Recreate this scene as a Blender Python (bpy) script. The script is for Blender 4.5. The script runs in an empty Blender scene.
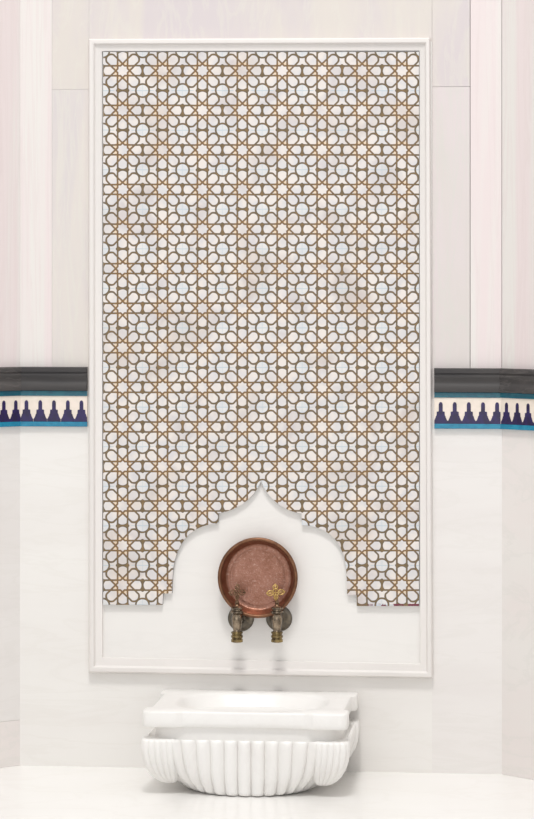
import bpy, bmesh, math, random
from mathutils import Vector, Matrix
random.seed(4)
SC = bpy.context.scene
COL = SC.collection
PI = math.pi

# ------------------------------------------------------------------ camera
# The photographer stood 7 m away, 1.225 m above the ledge, a little to the right.
PSI = math.radians(6.0)
DIST, FPX, HORZ, CAMH = 7.0, 2800.0, 280.0, 1.225
FWD = Vector((-math.sin(PSI), math.cos(PSI), 0))
RGT = Vector((math.cos(PSI), math.sin(PSI), 0))
CAMP = Vector((DIST*math.sin(PSI), -DIST*math.cos(PSI), CAMH))

def P(px, py, off=0.0):
    """measured point of the photograph -> point on a plane `off` metres in front of the wall"""
    r = FWD*FPX + RGT*(px-267.0) + Vector((0, 0, 1))*(HORZ-py)
    t = (-off - CAMP.y)/r.y
    return CAMP + r*t
def PX(px, off=0.0): return P(px, 400, off).x
def PZ(py, px=267, off=0.0): return P(px, py, off).z

cam = bpy.data.cameras.new('camera')
cam.sensor_fit = 'AUTO'; cam.sensor_width = 36
cam.lens = 36*FPX/819
cam.shift_y = -(409.5-HORZ)/819
cam.clip_end = 100
co = bpy.data.objects.new('camera', cam); COL.objects.link(co)
co.location = CAMP; co.rotation_euler = (PI/2, 0, PSI)
SC.camera = co

# ------------------------------------------------------------------ helpers
def lin(c):
    r = []
    for v in c:
        v /= 255
        r.append(v/12.92 if v <= .04045 else ((v+.055)/1.055)**2.4)
    return (*r, 1)

class NT:
    def __init__(s, name):
        s.m = bpy.data.materials.new(name); s.m.use_nodes = True
        s.t = s.m.node_tree; s.b = s.t.nodes['Principled BSDF']
    def n(s, t, **k):
        x = s.t.nodes.new(t)
        for a, v in k.items(): setattr(x, a, v)
        return x
    def put(s, sock, v):
        if isinstance(v, bpy.types.NodeSocket): s.t.links.new(v, sock)
        else: sock.default_value = v
    def M(s, op, a, b=0.0, c=None):
        x = s.n('ShaderNodeMath', operation=op)
        s.put(x.inputs[0], a)
        if op not in ('ABSOLUTE', 'SQRT', 'FRACT', 'FLOOR'): s.put(x.inputs[1], b)
        if c is not None: s.put(x.inputs[2], c)
        return x.outputs[0]
    def ss(s, v, lo, hi, a=0.0, b=1.0):
        x = s.n('ShaderNodeMapRange', interpolation_type='SMOOTHSTEP')
        s.put(x.inputs[0], v)
        for i, q in enumerate((lo, hi, a, b)): x.inputs[i+1].default_value = q
        return x.outputs[0]
    def mix(s, f, a, b, blend='MIX'):
        x = s.n('ShaderNodeMix', data_type='RGBA', blend_type=blend)
        s.put(x.inputs[0], f); s.put(x.inputs[6], a); s.put(x.inputs[7], b)
        return x.outputs[2]
    def noise(s, vec, scale, detail=3, rough=.5, dist=0, out=0):
        x = s.n('ShaderNodeTexNoise')
        s.put(x.inputs['Vector'], vec); x.inputs['Scale'].default_value = scale
        x.inputs['Detail'].default_value = detail; x.inputs['Roughness'].default_value = rough
        x.inputs['Distortion'].default_value = dist
        return x.outputs[out]
    def coord(s, scale=(1, 1, 1), loc=(0, 0, 0), kind='Object'):
        c = s.n('ShaderNodeTexCoord'); mp = s.n('ShaderNodeMapping')
        mp.inputs['Scale'].default_value = scale; mp.inputs['Location'].default_value = loc
        s.t.links.new(c.outputs[kind], mp.inputs[0]); return mp.outputs[0]
    def bump(s, h, strength, dist=.002):
        b = s.n('ShaderNodeBump'); b.inputs['Strength'].default_value = strength
        b.inputs['Distance'].default_value = dist
        s.put(b.inputs['Height'], h); s.t.links.new(b.outputs[0], s.b.inputs['Normal'])
    def pr(s, **k):
        for a, v in k.items(): s.put(s.b.inputs[a.replace('_', ' ')], v)

def marble(name, base, tint, vein, stretch, seed, rough=.3, amt=.6, veinamt=.35):
    m = NT(name)
    v = m.coord(stretch, (seed*3.1, seed*1.7, seed*2.3))
    n1 = m.noise(v, 1.0, 4, .55, .3)
    c = m.mix(m.ss(n1, .38, .64, 0, amt), lin(base), lin(tint))
    n2 = m.noise(m.coord(tuple(q*1.6 for q in stretch), (seed*7.7, 0, seed)), 1.0, 5, .6, .6)
    d = m.M('ABSOLUTE', m.M('SUBTRACT', n2, .5))
    c = m.mix(m.ss(d, 0, .045, veinamt, 0), c, lin(vein))
    m.pr(Base_Color=c, Roughness=rough, IOR=1.45)
    return m.m

VERT = (11, 11, 1.0); HOR = (1.6, 1.6, 9)
M = {}
M['pink_up'] = marble('pink_vertical_grain_marble', (229, 217, 216), (228, 225, 220), (222, 209, 207), (19, 19, .7), 1, .3, .9)
M['beige_up'] = marble('beige_vertical_grain_marble', (220, 213, 207), (212, 205, 205), (222, 220, 210), (17, 17, 1.8), 2, .3, .9)
M['grey_up'] = marble('greyish_pink_marble', (216, 209, 205), (220, 210, 210), (212, 212, 204), (14, 14, 1.6), 3, .3, .9)
M['top'] = marble('warm_grey_marble', (218, 211, 204), (211, 202, 204), (221, 217, 208), (9, 9, 2.2), 4, .3, .9)
M['low'] = marble('white_lower_marble', (235, 232, 228), (231, 227, 223), (226, 222, 216), HOR, 5, .25, .6, .25)
M['low_right'] = marble('white_grey_lower_marble', (232, 228, 225), (227, 222, 219), (223, 219, 214), HOR, 6, .25, .6, .25)
M['wing_low'] = marble('pale_rose_lower_marble', (232, 228, 224), (232, 223, 220), (222, 219, 214), (3, 3, 5), 7, .25)
M['niche'] = marble('white_niche_marble', (236, 233, 229), (232, 229, 226), (228, 225, 221), (1.2, 1.2, 8), 8, .2, .5, .25)
M['frame'] = marble('creamy_frame_marble', (230, 225, 221), (226, 221, 218), (224, 221, 214), (5, 5, 2), 9, .3, .5, .2)
M['floor'] = marble('polished_white_floor_marble', (240, 238, 235), (237, 235, 231), (229, 225, 219), (2.5, 4, 2), 10, .18, .5, .2)
M['grout'] = marble('grey_joint_mortar', (196, 186, 178), (186, 178, 168), (180, 170, 160), (20, 20, 20), 11, .8)
M['basin'] = marble('white_carved_marble', (239, 237, 234), (236, 233, 229), (226, 221, 218), (6, 6, 6), 12, .3, .5, .12)
M['black'] = marble('charcoal_marble', (58, 56, 57), (74, 71, 70), (80, 77, 75), (3, 3, 30), 19, .6, .7, .1)
M['black_wing'] = marble('worn_charcoal_marble', (64, 61, 61), (84, 80, 78), (112, 107, 104), (9, 9, 30), 14, .6, .9, .3)

def glaze(name, c1, c2, rough=.25, sc=40):
    m = NT(name)
    n = m.noise(m.coord((1, 1, 1)), sc, 3, .6)
    m.pr(Base_Color=m.mix(m.ss(n, .35, .65), lin(c1), lin(c2)), Roughness=rough)
    return m.m
M['teal'] = glaze('dark_teal_glaze', (14, 92, 112), (24, 108, 124))
M['turq'] = glaze('turquoise_glaze', (12, 118, 152), (26, 136, 168))
M['cream'] = glaze('cream_glaze', (240, 226, 214), (232, 220, 206))
M['navy'] = glaze('deep_navy_glaze', (30, 16, 62), (38, 22, 84), .3, 60)
M['side'] = glaze('edge_shadow_grey', (150, 152, 154), (168, 168, 168), .6)  # soft shadow along the panel's outline, put into the slab's side colour

def copper():
    m = NT('hammered_copper')
    v = m.coord((1, 1, 1))
    vo = m.n('ShaderNodeTexVoronoi', feature='F1'); m.put(vo.inputs['Vector'], v); vo.inputs['Scale'].default_value = 220
    n = m.noise(v, 30, 5, .7)
    nf = m.noise(v, 150, 4, .75)
    c = m.mix(m.ss(n, .35, .7), lin((140, 96, 78)), lin((162, 118, 102)))
    c = m.mix(m.ss(nf, .5, .72, 0, .5), c, lin((206, 172, 158)))
    m.pr(Base_Color=c, Metallic=.75, Roughness=.36)
    m.bump(m.M('ADD', vo.outputs['Distance'], nf), .35, .0015)
    return m.m
def brass(name, a, b, rough=.35, edge=None):
    m = NT(name)
    n = m.noise(m.coord(), 60, 4, .6)
    m.pr(Base_Color=m.mix(m.ss(n, .35, .68), lin(a), lin(b)), Metallic=.85, Roughness=rough)
    return m.m
M['copper'] = copper()
M['copper_rim'] = brass('brown_copper_edge', (112, 78, 58), (134, 96, 72), .4)
M['copper_wall'] = brass('smooth_brown_copper', (140, 96, 74), (160, 112, 90), .3)
M['brass'] = brass('aged_brass', (100, 88, 75), (164, 147, 126), .17)
M['brass_dark'] = brass('dark_tarnished_brass', (88, 82, 74), (114, 104, 90), .3)
M['gold'] = brass('bright_gilt_brass', (176, 142, 84), (206, 174, 112), .35)
M['bronze'] = brass('dull_bronze', (112, 88, 68), (138, 108, 84), .35)
M['ringgold'] = brass('polished_brass_ring', (112, 96, 70), (156, 136, 92), .2)
M['dark_hole'] = glaze('dark_outlet', (36, 30, 26), (44, 38, 32), .8)

def mosaic_mat():
    m = NT('star_and_circle_inlay')
    uv = m.n('ShaderNodeUVMap'); uv.uv_map = 'pattern'
    sp = m.n('ShaderNodeSeparateXYZ'); m.t.links.new(uv.outputs[0], sp.inputs[0])
    U, V = sp.outputs[0], sp.outputs[1]
    nz = m.noise(uv.outputs[0], 3.2, 2, .5, 0, 1)
    sn = m.n('ShaderNodeSeparateXYZ'); m.t.links.new(nz, sn.inputs[0])
    Uw = m.M('ADD', U, m.M('MULTIPLY', m.M('SUBTRACT', sn.outputs[0], .5), .025))
    Vw = m.M('ADD', V, m.M('MULTIPLY', m.M('SUBTRACT', sn.outputs[1], .5), .025))
    ax = m.M('PINGPONG', Uw, .5); ay = m.M('PINGPONG', Vw, .5)
    x = m.M('MAXIMUM', ax, ay); y = m.M('MINIMUM', ax, ay)
    S2 = 1/math.sqrt(2)
    p = m.M('MULTIPLY', m.M('ADD', x, y), S2); q = m.M('MULTIPLY', m.M('SUBTRACT', x, y), S2)
    def hyp(a, b): return m.M('SQRT', m.M('ADD', m.M('MULTIPLY', a, a), m.M('MULTIPLY', b, b)))
    def petal(a, b, cx, r, rb):
        s = m.M('SUBTRACT', b, .125)
        t = m.M('SUBTRACT', .125, m.M('MULTIPLY', m.M('SUBTRACT', a, b), S2))
        c = m.M('MULTIPLY', m.M('SUBTRACT', hyp(m.M('DIVIDE', m.M('SUBTRACT', a, cx), r), m.M('DIVIDE', b, rb)), 1.0), .155)
        return m.M('MAXIMUM', m.M('MAXIMUM', s, t), c)
    star = m.M('ABSOLUTE', m.M('SUBTRACT', m.M('MINIMUM', x, p), .125))
    A0 = petal(x, y, .330, .166, .166); B0 = petal(p, q, .345, .188, .148)
    A = m.M('ABSOLUTE', A0); B = m.M('ABSOLUTE', B0)
    rc = hyp(m.M('SUBTRACT', x, .5), m.M('SUBTRACT', y, .5))
    C = m.M('ABSOLUTE', m.M('SUBTRACT', rc, .166))
    L = m.M('MAXIMUM', m.M('ABSOLUTE', m.M('SUBTRACT', y, .125)), m.M('SUBTRACT', .30, x))
    # dark grout lens where the rounded ends of two petals meet
    N = m.M('MAXIMUM', m.M('MAXIMUM', m.M('SUBTRACT', y, .125), m.M('SUBTRACT', .485, x)), m.M('MULTIPLY', A0, -1.0))
    d = m.M('MAXIMUM', N, .0)
    d = m.M('MINIMUM', star, d)
    d = m.M('MINIMUM', d, m.M('MAXIMUM', m.M('SUBTRACT', hyp(m.M('SUBTRACT', x, .5), m.M('SUBTRACT', y, .130)), .018), 0.0))
    for k in (A, B, C, L): d = m.M('MINIMUM', d, k)
    # tesserae: mother-of-pearl whites, each patch a little different
    w1 = m.noise(uv.outputs[0], 2.3, 2, .6); w2 = m.noise(uv.outputs[0], 1.1, 3, .6, .5)
    tes = m.mix(m.ss(w1, .35, .65), lin((229, 221, 215)), lin((214, 211, 212)))
    tes = m.mix(m.ss(w2, .5, .7, 0, .7), tes, lin((200, 192, 192)))
    w3 = m.noise(uv.outputs[0], .55, 3, .6, .3)
    tes = m.mix(m.ss(w3, .5, .68, 0, .5), tes, lin((198, 184, 174)))
    # circles faintly blue with a thin blue cross (tile joints)
    circ = m.ss(rc, .150, .162, 1, 0)
    tes = m.mix(m.M('MULTIPLY', circ, .35), tes, lin((212, 222, 228)))
    dx = m.M('SUBTRACT', .5, ax); dy = m.M('SUBTRACT', .5, ay)
    cr = m.M('MAXIMUM', m.M('MULTIPLY', m.ss(dy, .006, .018, .5, 0), m.ss(dx, .27, .30, 1, 0)),
             m.M('MULTIPLY', m.ss(dx, .006, .016, .25, 0), circ))
    tes = m.mix(cr, tes, lin((160, 186, 200)))
    # kite slivers beside each star are honey coloured
    r = hyp(x, y)
    kit = m.M('MULTIPLY', m.ss(m.M('MINIMUM', x, p), .125, .13), m.ss(r, .225, .235, 1, 0))
    pin = m.M('MAXIMUM', m.M('SUBTRACT', y, .125), m.M('SUBTRACT', .125, m.M('MULTIPLY', m.M('SUBTRACT', x, y), S2)))
    kit = m.M('MULTIPLY', kit, m.ss(pin, 0, .01))
    tes = m.mix(m.M('MULTIPLY', kit, .6), tes, lin((232, 200, 150)))
    # inlaid lines: honey-gold core, dark edges, greyer round the circles
    near = m.ss(r, .16, .42)
    core = m.mix(near, lin((126, 92, 50)), lin((108, 89, 58)))
    wn = m.noise(uv.outputs[0], 7, 2)
    core = m.mix(m.ss(wn, .4, .7, 0, .55), core, lin((146, 112, 64)))
    edge = m.mix(near, lin((94, 72, 48)), lin((78, 68, 54)))
    line = m.mix(m.ss(d, .006, .018), core, edge)
    col = m.mix(m.ss(d, .017, .0265), line, tes)
    # rough crimson fringe left along the lower right edge
    fr_ = m.M('MULTIPLY', m.ss(V, 7.465, 7.475), m.ss(U, 2.9, 3.5))
    fr_ = m.M('MULTIPLY', fr_, m.ss(m.noise(uv.outputs[0], 9, 2), .44, .52))
    col = m.mix(fr_, col, lin((110, 34, 56)))
    m.pr(Base_Color=col, Roughness=.3)
    m.bump(m.ss(d, .018, .03), .25, .0006)
    return m.m
M['mosaic'] = mosaic_mat()

def link(name, me, mats, parent=None, smooth=None):
    me.name = name
    o = bpy.data.objects.new(name, me); COL.objects.link(o)
    for mt in (mats if isinstance(mats, (list, tuple)) else [mats]): me.materials.append(mt)
    if smooth is not None:
        for f in me.polygons: f.use_smooth = True
        if smooth < 3.1:
            bm = bmesh.new(); bm.from_mesh(me)
            for e in bm.edges:
                if len(e.link_faces) == 2 and e.calc_face_angle(0) > smooth: e.smooth = False
            bm.to_mesh(me); bm.free()
    if parent: o.parent = parent
    return o
def obj(name, bm, mats, parent=None, smooth=None, origin=None):
    bmesh.ops.recalc_face_normals(bm, faces=bm.faces)
    if origin is not None: bmesh.ops.translate(bm, verts=bm.verts, vec=-Vector(origin))
    me = bpy.data.meshes.new(name); bm.to_mesh(me); bm.free()
    o = link(name, me, mats, parent, smooth)
    if origin is not None: o.location = origin
    return o
def tag(o, label, cat, group=None):
    o['label'] = label; o['category'] = cat
    if group: o['group'] = group
    return o
def thing(name, loc, label, cat, group=None, rot=(0, 0, 0)):
    o = bpy.data.objects.new(name, None); COL.objects.link(o)
    o.location = loc; o.rotation_euler = rot; o.empty_display_size = .05
    return tag(o, label, cat, group)
def struct(o): o['kind'] = 'structure'; return o

def box(bm, a, b, mi=0, bev=0):
    vs = [bm.verts.new((x, y, z)) for x in (a[0], b[0]) for y in (a[1], b[1]) for z in (a[2], b[2])]
    idx = [(0, 1, 3, 2), (4, 6, 7, 5), (0, 4, 5, 1), (2, 3, 7, 6), (0, 2, 6, 4), (1, 5, 7, 3)]
    fs = [bm.faces.new([vs[i] for i in q]) for q in idx]
    if bev:
        es = list({e for f in fs for e in f.edges})
        r = bmesh.ops.bevel(bm, geom=es, offset=bev, segments=2, affect='EDGES', profile=.5)
        fs = list({f for v in r['verts'] for f in v.link_faces} | {f for f in fs if f.is_valid})
    for f in fs: f.material_index = mi
    return fs
def rings(bm, loops, close=True, cap0=False, cap1=False, mi=0):
    vl = [[bm.verts.new(p) for p in lp] for lp in loops]
    n = len(vl[0]); fs = []
    for a, b in zip(vl, vl[1:]):
        for i in range(n if close else n-1):
            j = (i+1) % n
            fs.append(bm.faces.new((a[i], a[j], b[j], b[i])))
    if cap0: fs.append(bm.faces.new(vl[0]))
    if cap1: fs.append(bm.faces.new(vl[-1][::-1]))
    for f in fs: f.material_index = mi
    return vl
def lathe(bm, prof, seg=48, axis='Z', mi=0, cap0=True, cap1=True, loc=(0, 0, 0), sx=1, sy=1):
    loops = []
    for r, h in prof:
        lp = []
        for k in range(seg):
            a = 2*PI*k/seg; c, s = r*math.cos(a), r*math.sin(a)
            if axis == 'Z': q = (c*sx, s*sy, h)
            elif axis == 'Y': q = (c*sx, h, s*sy)
            else: q = (h, c*sx, s*sy)
            lp.append(Vector(q)+Vector(loc))
        loops.append(lp)
    return rings(bm, loops, True, cap0, cap1, mi)
def tube(bm, pts, r, seg=10, closed=False, mi=0):
    pts = [Vector(p) for p in pts]; n = len(pts); loops = []
    rr = r if isinstance(r, (list, tuple)) else [r]*n
    up = None
    for i, p in enumerate(pts):
        a = pts[(i-1) % n] if (closed or i > 0) else p
        b = pts[(i+1) % n] if (closed or i < n-1) else p
        t = (b-a).normalized()
        if up is None:
            up = Vector((0, 1, 0)) if abs(t.y) < .9 else Vector((1, 0, 0))
        u = (up - t*up.dot(t)).normalized(); up = u
        w = t.cross(u)
        loops.append([p + u*math.cos(2*PI*k/seg)*rr[i] + w*math.sin(2*PI*k/seg)*rr[i] for k in range(seg)])
    if closed: loops.append(loops[0])
    rings(bm, loops, True, not closed, not closed, mi)
    if closed: bmesh.ops.remove_doubles(bm, verts=bm.verts, dist=1e-6)

# ------------------------------------------------------------------ setting
XL, XR = PX(20), PX(502)                # corners of the octagonal bay
WA = math.radians(41)                   # side walls come forward at 41 degrees
ZTOP = PZ(0)+.6
ZBT_L, ZBB_L = PZ(366.4, 55), PZ(426, 55)
ZBT_R, ZBB_R = PZ(368.6, 468), PZ(429, 468)
ZBT = (ZBT_L+ZBT_R)/2; ZBB = (ZBB_L+ZBB_R)/2
xs_l, xs_r = PX(52), PX(470)
G = .0002
bm = bmesh.new()
T = .03
def slab(x0, x1, z0, z1, mi, g=G, y=0.0): box(bm, (x0+g, y, z0+g), (x1-g, y+T, z1-g), mi, 0)
zj = PZ(88)
fl, fr = PX(89), PX(432)
ft, fb = PZ(39), PZ(676)
zmid = (ZBT+ZBB)/2
slab(XL, xs_l, zmid, ZTOP, 0)
slab(xs_l, fl, zmid, zj, 1); slab(xs_l, fl, zj, ZTOP, 3)
slab(fl, fr, ft-.01, ZTOP, 3, .0001)
slab(fr, xs_r, zmid, zj, 2, .0004); slab(fr, xs_r, zj, ZTOP, 3, .0004)
slab(xs_r, XR, zmid, ZTOP, 0, .0011)
slab(XL, fl, .0, zmid, 4, .00001)
slab(fr, XR, 0, zmid, 5, .00001)
slab(fl, fr, fb, ft-.01, 6, .0001)
slab(fl, fr, 0, fb, 4, .00001)
box(bm, (XL-.02, T, -.05), (XR+.02, T+.05, ZTOP), 7)
wall = struct(obj('wall_back', bm, [M['pink_up'], M['beige_up'], M['grey_up'], M['top'], M['low'], M['low_right'], M['niche'], M['grout']]))

def wing(name, x, sgn, low):
    bm = bmesh.new(); L = 1.1
    for (z0, z1, mi) in ((zmid, ZTOP, 0), (.115 if sgn < 0 else .0, zmid, 1), (0, .115 if sgn < 0 else 0, 2)):
        if z1-z0 < .001: continue
        box(bm, (0, 0, z0+.0003), (L, T, z1-.0003), mi)
    box(bm, (-.02, T, -.05), (L, T+.05, ZTOP), 3)
    if sgn < 0: bmesh.ops.scale(bm, verts=bm.verts, vec=(-1, 1, 1))
    o = struct(obj(name, bm, [M['pink_up'], low, M['wing_low'], M['grout']]))
    o.location = (x, 0, 0); o.rotation_euler = (0, 0, -sgn*WA)
    return o
wing('wall_left', XL, -1, M['low_right']); wing('wall_right', XR, 1, M['wing_low'])

bm = bmesh.new()
def wingpt(sgn, d):  # point along side wall
    x0 = XR if sgn > 0 else XL
    return (x0+sgn*d*math.cos(WA), -d*math.sin(WA))
pl, pr_ = wingpt(-1, 1.1), wingpt(1, 1.1)
poly = [(XL, .0), (XR, .0), pr_, (pr_[0], -4.2), (pl[0], -4.2), pl]
top = [bm.verts.new((x, y, 0)) for x, y in poly]; bot = [bm.verts.new((x, y, -.05)) for x, y in poly]
bm.faces.new(top[::-1]); bm.faces.new(bot)
for i in range(len(poly)):
    j = (i+1) % len(poly); bm.faces.new((top[i], top[j], bot[j], bot[i]))
struct(obj('floor', bm, M['floor']))

# ------------------------------------------------------------------ dado: charcoal moulding and glazed tile border
def prism(bm, prof, L, mi=0, x0=0.0, ma=0.0, mb=0.0):
    """profile (out,z) extruded along x from x0 to L; ma/mb mitre shear at each end"""
    loops = []
    for x, s in ((x0, ma), (L, mb)):
        loops.append([(x + s*o, -o, z) for o, z in prof])
    rings(bm, loops, True, True, True, mi)
def ledge_profile(zt, zb):
    h = zt-zb
    q = [(0, 1), (.020, 1), (.0215, .97), (.0215, .80), (.018, .775), (.018, .735), (.0205, .71), (.0215, .66), (.0205, .60),
         (.0170, .50), (.0155, .40), (.0165, .36), (.0195, .30), (.0215, .20), (.0215, .10), (.020, .02), (.012, 0), (0, 0)]
    return [(o*.85, zb+h*t) for o, t in q]
# heights as fractions of the whole band
ZA = ZBT                                   # top of the charcoal moulding
ZC = ZBT - (ZBT-ZBB)*.400                  # its foot
ZD = ZBT - (ZBT-ZBB)*.487                  # dark teal line ends
ZF = ZBT - (ZBT-ZBB)*.917                  # navy ground line ends
mit = math.tan(WA/2)
def band_piece(loc, rotz, x0, x1, ma, mb, merlons, l_ledge, l_tile, mat_l):
    bm = bmesh.new(); prism(bm, ledge_profile(ZA, ZC), x1, 0, x0, ma, mb)
    o = obj('marble_ledge', bm, M[mat_l], None, .6); o.location = loc; o.rotation_euler = (0, 0, rotz)
    tag(o, l_ledge, 'moulding', 'charcoal marble mouldings')
    t = thing('tile_border', loc, l_tile, 'tile border', 'glazed tile borders', (0, 0, rotz))
    bm = bmesh.new(); prism(bm, [(0, ZC), (.010, ZC), (.0105, ZC-.002), (.0105, ZD+.001), (.009, ZD), (0, ZD)], x1, 0, x0, ma, mb)
    obj('teal_strip', bm, M['teal'], t, .6)
    bm = bmesh.new(); prism(bm, [(0, ZD), (.008, ZD), (.008, ZF), (0, ZF)], x1, 0, x0, ma, mb)
    obj('cream_field', bm, M['cream'], t)
    bm = bmesh.new(); prism(bm, [(0, ZF), (.0085, ZF), (.010, ZF-.001), (.010, ZBB+.001), (.009, ZBB), (0, ZBB)], x1, 0, x0, ma, mb)
    obj('turquoise_strip', bm, M['turq'], t, .6)
    H = ZD-ZF
    prof = lambda w: [(.5, 0), (.5, .10), (.46, .12), (.41, .17), (.355, .24), (.33, .30), (.29, .31), (.28, .46), (.155, .47), (.14, .50), (.14, .74), (.10, .80), (.05, .825), (0, .83)]
    bm = bmesh.new()
    for cx, w in merlons:
        lo, hi = x0 + ma*.009, x1 + mb*.009
        pr = prof(w)
        pts = [(cx+a*w, ZF+H*b) for a, b in pr] + [(cx-a*w, ZF+H*b) for a, b in pr[::-1][1:]]
        pts = [(min(max(a, lo), hi), b) for a, b in pts]
        cl = [pts[0]]
        for q in pts[1:]:
            if (abs(q[0]-cl[-1][0])+abs(q[1]-cl[-1][1])) > 1e-6: cl.append(q)
        if max(q[0] for q in cl)-min(q[0] for q in cl) < .002: continue
        f = [bm.verts.new((a, -.0088, b)) for a, b in cl]; g = [bm.verts.new((a, -.0080, b)) for a, b in cl]
        bm.faces.new(f); 
        for i in range(len(f)):
            j = (i+1) % len(f); bm.faces.new((f[i], f[j], g[j], g[i]))
    obj('merlon_pattern', bm, M['navy'], t)

xl1 = PX(87, .01); xr0 = PX(434.3, .01)
pl_ = [26.4, 40.2, 53.9, 67.8, 81.4]; pr__ = [440.7, 454.7, 468.8, 483.0, 497.1]
band_piece((0, 0, 0), 0, XL, xl1, mit, 0, [(PX(p, .009), .0345) for p in pl_],
           'charcoal marble moulding left of the mosaic, between wall corner and cream frame',
           'navy, cream and teal tile border left of the mosaic, under the charcoal moulding', 'black')
band_piece((0, 0, 0), 0, xr0, XR, 0, -mit, [(PX(p, .009), .0352) for p in pr__],
           'charcoal marble moulding right of the mosaic, between cream frame and wall corner',
           'navy, cream and teal tile border right of the mosaic, under the charcoal moulding', 'black')
band_piece((XL, 0, 0), WA, -1.0, 0, 0, -mit, [(-.017-.0345*k, .0345) for k in range(29)],
           'charcoal marble moulding on the angled side wall at the far left edge',
           'navy, cream and teal tile border on the angled side wall at the far left edge', 'black_wing')
band_piece((XR, 0, 0), -WA, 0, 1.0, mit, 0, [(.0225+.0355*k, .0355) for k in range(28)],
           'charcoal marble moulding on the angled side wall at the far right edge',
           'navy, cream and teal tile border on the angled side wall at the far right edge', 'black_wing')

# ------------------------------------------------------------------ marble frame
OUT = [(89.5, 39.3), (430.5, 38), (433, 677.5), (89.5, 672)]
INN = [(102.6, 51.6), (419.6, 51), (420.2, 663.5), (103, 657)]
prof = [(0, 0), (0, .014), (.04, .0185), (.12, .0215), (.25, .0225), (.38, .0215), (.46, .018), (.50, .0145), (.56, .0138), (.68, .0130), (.80, .0120), (.90, .0112), (.97, .0105), (1, .0095), (1, 0)]
prof = [(t, o*.86) for t, o in prof]
bm = bmesh.new()
loops = []
for t, o in prof:
    lp = []
    for a, b in zip(OUT, INN):
        A, B = P(*a), P(*b); q = A.lerp(B, t)
        lp.append((q.x, -o, q.z))
    loops.append(lp)
vl = rings(bm, loops, True)
tag(obj('marble_surround', bm, M['frame'], None, .45), 'tall cream marble frame moulding around the patterned mosaic and the taps', 'surround')

# ------------------------------------------------------------------ mosaic panel
def curve(a, b, c, d, n=10):
    a, b, c, d = map(Vector, (a, b, c, d))
    return [tuple(a*(1-t)**3+b*3*t*(1-t)**2+c*3*t*t*(1-t)+d*t**3) for t in [i/n for i in range(1, n+1)]]
outl = [(103.2, 52), (419, 52), (419, 606), (356.7, 606), (356.7, 595.3), (347.2, 595.3)]
outl += [(346.6, 578)] + curve((346.6, 578), (346.8, 545), (331, 526), (301.8, 525))
outl += [(301.5, 513.5)] + curve((301.5, 513.5), (284, 511.5), (268, 499), (261, 481), 12)
outl += curve((261, 481), (254, 499), (237, 510.5), (218.7, 513.2), 12)
outl += [(218.4, 523.2)] + curve((218.4, 523.2), (190, 524.5), (173.5, 545), (172.6, 577))
outl += [(172, 593.5), (163, 593.5), (162.6, 604.8), (103.2, 604.8)]
bm = bmesh.new()
f0 = bm.faces.new([bm.verts.new((a, b, 0)) for a, b in outl])
for k in range(1, 14):
    bmesh.ops.bisect_plane(bm, geom=bm.verts[:]+bm.edges[:]+bm.faces[:], plane_co=(103+k*24.1, 0, 0), plane_no=(1, 0, 0))
for k in range(1, 20):
    bmesh.ops.bisect_plane(bm, geom=bm.verts[:]+bm.edges[:]+bm.faces[:], plane_co=(0, 50.3+k*28.9, 0), plane_no=(0, 1, 0))
bmesh.ops.triangulate(bm, faces=bm.faces)
TH = .0105
uvl = bm.loops.layers.uv.new('pattern')
border = [e for e in bm.edges if len(e.link_faces) == 1]
for f in bm.faces:
    for l in f.loops: l[uvl].uv = ((l.vert.co.x-242.3)/39.89, (l.vert.co.y-308.2)/39.57)
ends = {}
for v in bm.verts:
    ends[v] = v.co.copy()
back = {}
for e in border:
    for v in e.verts:
        if v not in back:
            q = P(v.co.x, v.co.y, TH); back[v] = bm.verts.new((q.x, 0.0, q.z))
for v, c in ends.items():
    q = P(c.x, c.y, TH); v.co = (q.x, -TH, q.z)
for e in border:
    a, b = e.verts; f = bm.faces.new((a, b, back[b], back[a])); f.material_index = 1
tag(obj('mosaic_panel', bm, [M['mosaic'], M['side']]), 'large white and gold star-pattern mosaic panel with an ogee arch cut-out', 'mosaic')

# ------------------------------------------------------------------ copper bowl standing on the tap pipes
CR = .0995
c0 = P(257.9, 577.8, .035)
bowl = thing('copper_bowl', (c0.x, -.0115, c0.z-CR), 'round hammered copper bowl standing upright against the wall behind two brass taps', 'bowl', None, (math.radians(-1.5), 0, 0))
bm = bmesh.new()
pr_in = [(.0001, -.0075), (.03, -.0073), (.060, -.0068), (.066, -.0072), (.0685, -.0085), (.071, -.0075), (.077, -.0072), (.0815, -.0095), (.0850, -.015), (.0885, -.024), (.0915, -.030)]
pr_out = [(.0955, -.029), (.0935, -.020), (.089, -.010), (.083, -.003), (.076, 0), (.0001, 0)]
lathe(bm, pr_in + [(.0935, -.0325), (.0955, -.029)] + pr_out[1:], 96, 'Y', 0, True, True, (0, 0, CR))
for f in bm.faces:
    c = f.calc_center_median(); q = math.hypot(c.x, c.z-CR)
    if q > .0795 and c.y < -.008: f.material_index = 1
obj('bowl_body', bm, [M['copper'], M['copper_wall']], bowl, 1.0)
bm = bmesh.new()
loops = []
lathe(bm, [(.0912+0.0045+.0045*math.cos(a), -.0325+.0045*math.sin(a)) for a in [2*PI*k/14 for k in range(15)]], 96, 'Y', 0, False, False, (0, 0, CR))
bmesh.ops.remove_doubles(bm, verts=bm.verts, dist=1e-6)
obj('rolled_rim', bm, M['copper_rim'], bowl, 3.14)['label'] = 'brown rolled rim'

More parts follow.
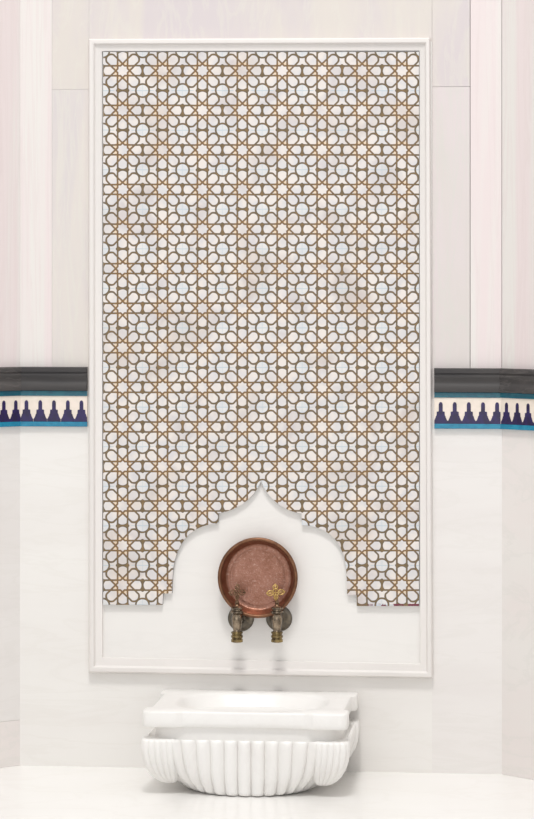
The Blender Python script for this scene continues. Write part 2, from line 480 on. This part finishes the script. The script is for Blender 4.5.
# ------------------------------------------------------------------ taps
def tap(px, fx, label, hmat, yaw, hx):
    D = .072
    S = 1/404.0                      # metres per photo pixel at this depth
    base = P(fx, 618.3, 0)
    b = P(px, 618, D)
    t = thing('brass_tap', (base.x, 0, base.z), label, 'tap', 'brass taps')
    def z(py): return P(px, py, D).z - base.z
    ox = b.x-base.x
    bm = bmesh.new(); lathe(bm, [(.0001, 0), (.0325, 0), (.0328, -.002), (.0318, -.004), (.029, -.0052), (.027, -.0048), (.022, -.0062), (.016, -.009), (.0125, -.0125), (.0001, -.0128)], 56, 'Y')
    obj('wall_flange', bm, M['brass_dark'], t, .7)
    bm = bmesh.new(); tube(bm, [(0, -.008, 0), (0, -.02, 0), (ox*.3, -.04, .002), (ox*.8, -.058, .003), (ox, -D, .0)], [.0085, .008, .0078, .008, .009], 20)
    obj('pipe', bm, M['brass_dark'], t, 3.14)
    # turned body
    bm = bmesh.new()
    pts = [(.0001, 604.6), (.0035, 604.6), (.0042, 605.6), (.0090, 606.2), (.0150*.95, 607.3), (.0152, 608.8), (.0108, 609.5), (.0108, 610.3), (.0158, 611), (.0162, 612.6), (.0125, 613.4), (.0102, 614.2),
           (.0128, 616), (.0134, 619), (.0128, 622), (.0112, 626), (.0098, 629.5), (.0096, 631), (.0108, 631.8), (.0001, 631.8)]
    lathe(bm, [(r, z(y)) for r, y in pts], 40, 'Z', 0, True, True, (ox, -D, 0))
    obj('tap_body', bm, M['brass'], t, .6)
    bm = bmesh.new()
    pts = [(.0100, 631.2), (.0145, 631.8), (.0148, 633.0), (.0128, 633.8), (.0128, 634.8), (.0150, 635.6), (.0150, 637.2), (.0128, 638.0), (.0130, 638.8), (.0148, 639.4), (.0146, 641.8), (.0105, 642.4), (.0095, 642.2), (.0090, 636), (.0001, 636)]
    lathe(bm, [(r, z(y)) for r, y in pts], 40, 'Z', 0, True, True, (ox, -D, 0))
    obj('nozzle', bm, M['ringgold'], t, .6)['label'] = 'ringed yellow brass nozzle'
    # stem and pierced key handle
    bm = bmesh.new()
    pts = [(.0001, 600.2), (.0030, 600.2), (.0034, 601), (.0052, 602), (.0055, 603), (.0040, 604), (.0050, 605), (.0075, 606.3), (.0001, 606.3)]
    lathe(bm, [(r, z(y)) for r, y in pts], 28, 'Z', 0, True, True, (ox, -D, 0))
    obj('stem', bm, M['bronze'], t, .6)
    bm = bmesh.new()
    R = .0058
    def ring(cx, cz, r, rx=1, rz=1):
        tube(bm, [(cx+r*rx*math.cos(a), 0, cz+r*rz*math.sin(a)) for a in [2*PI*k/28 for k in range(28)]], .0017, 8, True)
    ring(0, .0335, R, 1, .85); ring(-.0135, .0195, R*1.25, 1.1, .80); ring(.0135, .0195, R*1.25, 1.1, .80)
    ring(0, .0205, R*1.35); ring(0, .0085, R, .8, .9)
    tube(bm, [(-.021, 0, .0195), (-.012, 0, .0195), (0, .0004, .0195), (.012, 0, .0195), (.021, 0, .0195)], .0016, 8)
    tube(bm, [(0, 0, -.001), (0, 0, .012), (0, .0004, .024), (0, 0, .038)], [.0028, .0018, .0016, .0015], 8)
    for cx, cz in ((-.0225, .0195), (.0225, .0195), (0, .0400)):
        lathe(bm, [(.0001, -.0022), (.0016, -.0016), (.0022, 0), (.0016, .0016), (.0001, .0022)], 12, 'Z', 0, True, True, (cx, 0, cz))
    h = obj('key_handle', bm, M[hmat], t, 3.14)
    h.location = (ox+hx, -D, z(600.5)); h.rotation_euler = (0, math.radians(-4 if hmat == 'gold' else 2), yaw)
    if hmat == 'gold': h['label'] = 'bright gilt pierced handle'
    return t
tap(237, 241.0, 'left brass tap with a dark pierced handle, in front of the copper bowl', 'bronze', math.radians(36), .0)
tap(277, 279.2, 'right brass tap with a bright gilt handle, in front of the copper bowl', 'gold', math.radians(18), -.002)

# ------------------------------------------------------------------ carved marble basin
cf = P(244, 713, .365); cb = P(262, 692, .028)
bx = (cf.x+cb.x)/2 - .002
BY = -.192
basin = thing('marble_basin', (bx, BY, 0), 'carved white marble wash basin with fluted body on the floor below the taps', 'basin')
basin.rotation_euler = (0, 0, 0)
HW, HD = .2450, .186
Z0, Z1, Z2 = .134, .163, .200
def outline():
    h, d = HW, HD; rcs = .010
    q = [(0, d-.007), (h-.100, d-.007), (h-.094, d-.006), (h-.088, d-.002), (h-.082, d), (h-.016, d), (h-.007, d-.003), (h-.002, d-.009), (h, d-.016),
         (h, d-.062), (h-.003, d-.070), (h-.012, d-.074), (h-.013, d-.080), (h-.013, 0)]
    full = []
    full += [(x, y) for x, y in q]
    full += [(x, -y) for x, y in q[::-1][1:]]
    full += [(-x, -y) for x, y in q[1:]]
    full += [(-x, y) for x, y in q[::-1][1:-1]]
    return full
OL = outline()
def ray(poly, a):
    dx, dy = math.cos(a), math.sin(a); best = 0
    for i in range(len(poly)):
        x1, y1 = poly[i]; x2, y2 = poly[(i+1) % len(poly)]
        ex, ey = x2-x1, y2-y1; den = dx*ey-dy*ex
        if abs(den) < 1e-12: continue
        t = (x1*ey-y1*ex)/den; s = (x1*dy-y1*dx)/den
        if t > 0 and -1e-6 <= s <= 1+1e-6: best = max(best, t)
    return best
def sup(a, hw, hd, n):
    c, s = abs(math.cos(a))/hw, abs(math.sin(a))/hd
    return 1/((c**n+s**n)**(1/n))
NA = 360
angs = [2*PI*k/NA for k in range(NA)]
OR = [ray(OL, a) for a in angs]
def rl(inset, z, k=1.0):
    return [((r*k-inset)*math.cos(a), (r*k-inset)*math.sin(a), z) for r, a in zip(OR, angs)]
def sl(hw, hd, n, z, cy=0): return [(sup(a, hw, hd, n)*math.cos(a), sup(a, hw, hd, n)*math.sin(a)+cy, z) for a in angs]
bm = bmesh.new()
L = [sl(.05, .05, 2, Z1-.001), rl(.010, Z1-.0005), rl(.002, Z1), rl(0, Z1+.002), rl(.0005, Z1+.012), rl(0, Z2-.004), rl(.0015, Z2-.001), rl(.004, Z2),
     sl(.188, .148, 3.0, Z2+.0003), sl(.182, .143, 2.9, Z2-.0015), sl(.177, .138, 2.8, Z2-.008), sl(.165, .127, 2.7, Z2-.03), sl(.14, .104, 2.5, Z2-.055), sl(.08, .055, 2.2, Z2-.068), sl(.02, .015, 2, Z2-.071)]
rings(bm, L, True, True, True)
obj('rim', bm, M['basin'], basin, .9)

bm = bmesh.new()
# neck, then gadrooned bowl
lay = [(.168, .228, .173, 7, 0), (.150, .225, .171, 7, 0), (.126, .225, .171, 7, 0), (.1255, .231, .176, 7, 0.0), (.129, .236, .180, 7, 0), (Z0, .240, .184, 6.5, .1), (.131, .2445, .187, 6, .45), (.126, .2455, .189, 5.5, .8), (.115, .2450, .190, 5, 1),
       (.095, .242, .190, 4.4, 1), (.075, .234, .190, 3.8, 1), (.055, .222, .190, 3.3, 1), (.040, .208, .1895, 3.0, 1), (.028, .194, .189, 2.7, 1), (.018, .181, .187, 2.5, 1), (.011, .172, .188, 2.4, 1), (.006, .163, .186, 2.3, .95), (.0025, .154, .181, 2.25, .8), (0, .145, .172, 2.2, .5)]
NB = 1200
ref = [(sup(2*PI*k/NB, .235, .189, 4)*math.cos(2*PI*k/NB), sup(2*PI*k/NB, .235, .189, 4)*math.sin(2*PI*k/NB)) for k in range(NB)]
arc = [0]
for k in range(NB): a, b = ref[k], ref[(k+1) % NB]; arc.append(arc[-1]+math.hypot(a[0]-b[0], a[1]-b[1]))
NF = round(arc[-1]/.0335/4)*4
loops = []
for z, hw, hd, n, fa in lay:
    lp = []
    for k in range(NB):
        a = 2*PI*k/NB; ph = arc[k]/arc[-1]*NF*PI + PI/2
        g = abs(math.sin(ph))**.6
        r = sup(a, hw, hd, n) - (.0125+.004*max(0, 1-z/.05))*fa*(1-g)
        lp.append((r*math.cos(a), r*math.sin(a), z))
    loops.append(lp)
rings(bm, loops, True, True, True)
obj('fluted_body', bm, M['basin'], basin, 1.2)

# scalloped lobes on the four corners
for sx in (-1, 1):
    for sy in (-1, 1):
        bm = bmesh.new(); NL = 240
        cx, cy = .2065*sx, .1545*sy
        lay2 = [(.1335, .024, .018, 0, 0), (.1345, .034, .028, 0, .3), (.133, .0395, .0355, 0, .8), (.128, .0415, .038, 0, 1), (.11, .0425, .0385, 0, 1), (.085, .0415, .0375, .002, 1), (.065, .039, .035, .006, 1),
                (.048, .034, .031, .011, 1), (.036, .0275, .0255, .016, .9), (.028, .020, .019, .020, .7), (.024, .012, .011, .024, .3), (.0232, .004, .004, .026, 0)]
        lp_ = []
        for z, hw, hd, inn, fa in lay2:
            lp = []
            for k in range(NL):
                a = 2*PI*k/NL
                r = sup(a, hw, hd, 3.6)
                x, y = r*math.cos(a), r*math.sin(a)
                R0 = sup(a, .0415, .038, 3.6); X0, Y0 = R0*math.cos(a), R0*math.sin(a)
                ph = (X0 if abs(Y0) > abs(X0)*.92 else Y0)/.0165*PI
                g = abs(math.cos(ph))**.7
                rr = 1 - .0045*fa*(1-g)/max(r, .01)
                lp.append((cx+x*rr-inn*sx, cy+y*rr-inn*sy*.9, z))
            lp_.append(lp)
        rings(bm, lp_, True, True, True)
        obj('corner_lobe', bm, M['basin'], basin, 1.2)

WORLD = .835
# ------------------------------------------------------------------ light: white room light, an added glow behind the camera, a ceiling lamp overhead
w = bpy.data.worlds.new('world'); SC.world = w; w.use_nodes = True
nt = w.node_tree; bg = nt.nodes['Background']
tc = nt.nodes.new('ShaderNodeTexCoord'); sx_ = nt.nodes.new('ShaderNodeSeparateXYZ'); nt.links.new(tc.outputs['Generated'], sx_.inputs[0])
def wm(op, a, b=0.0):
    x = nt.nodes.new('ShaderNodeMath'); x.operation = op
    for i, v in enumerate((a, b)):
        if isinstance(v, bpy.types.NodeSocket): nt.links.new(v, x.inputs[i])
        else: x.inputs[i].default_value = v
    return x.outputs[0]
side = wm('POWER', wm('ABSOLUTE', sx_.outputs[0]), 1.5)
front = wm('POWER', wm('MAXIMUM', wm('MULTIPLY', sx_.outputs[1], -1.0), 0.0), 30.0)  # added bright lobe behind the camera, gives the tap metal its highlights
up = wm('MAXIMUM', sx_.outputs[2], 0.0)
st = wm('ADD', wm('ADD', wm('MULTIPLY', side, WORLD*-.55), wm('MULTIPLY', up, WORLD*.42)), wm('ADD', wm('MULTIPLY', front, WORLD*1.6), WORLD*.84))
bg.inputs[0].default_value = (1.0, 1.0, 1.0, 1); nt.links.new(st, bg.inputs[1])
def area(name, loc, tgt, size, power, col=(1, .99, .975)):
    l = bpy.data.lights.new(name, 'AREA'); l.shape = 'DISK'; l.size = size; l.energy = power; l.color = col
    o = bpy.data.objects.new(name, l); COL.objects.link(o); o.location = loc
    o.rotation_euler = (Vector(tgt)-Vector(loc)).to_track_quat('-Z', 'Y').to_euler()
    return o
area('ceiling_lamp', (.05, -3.6, 7.2), (0, 0, .6), 1.3, 250)
SC.view_settings.view_transform = 'Standard'; SC.view_settings.look = 'None'
SC.view_settings.exposure = 0.07; SC.view_settings.gamma = 1
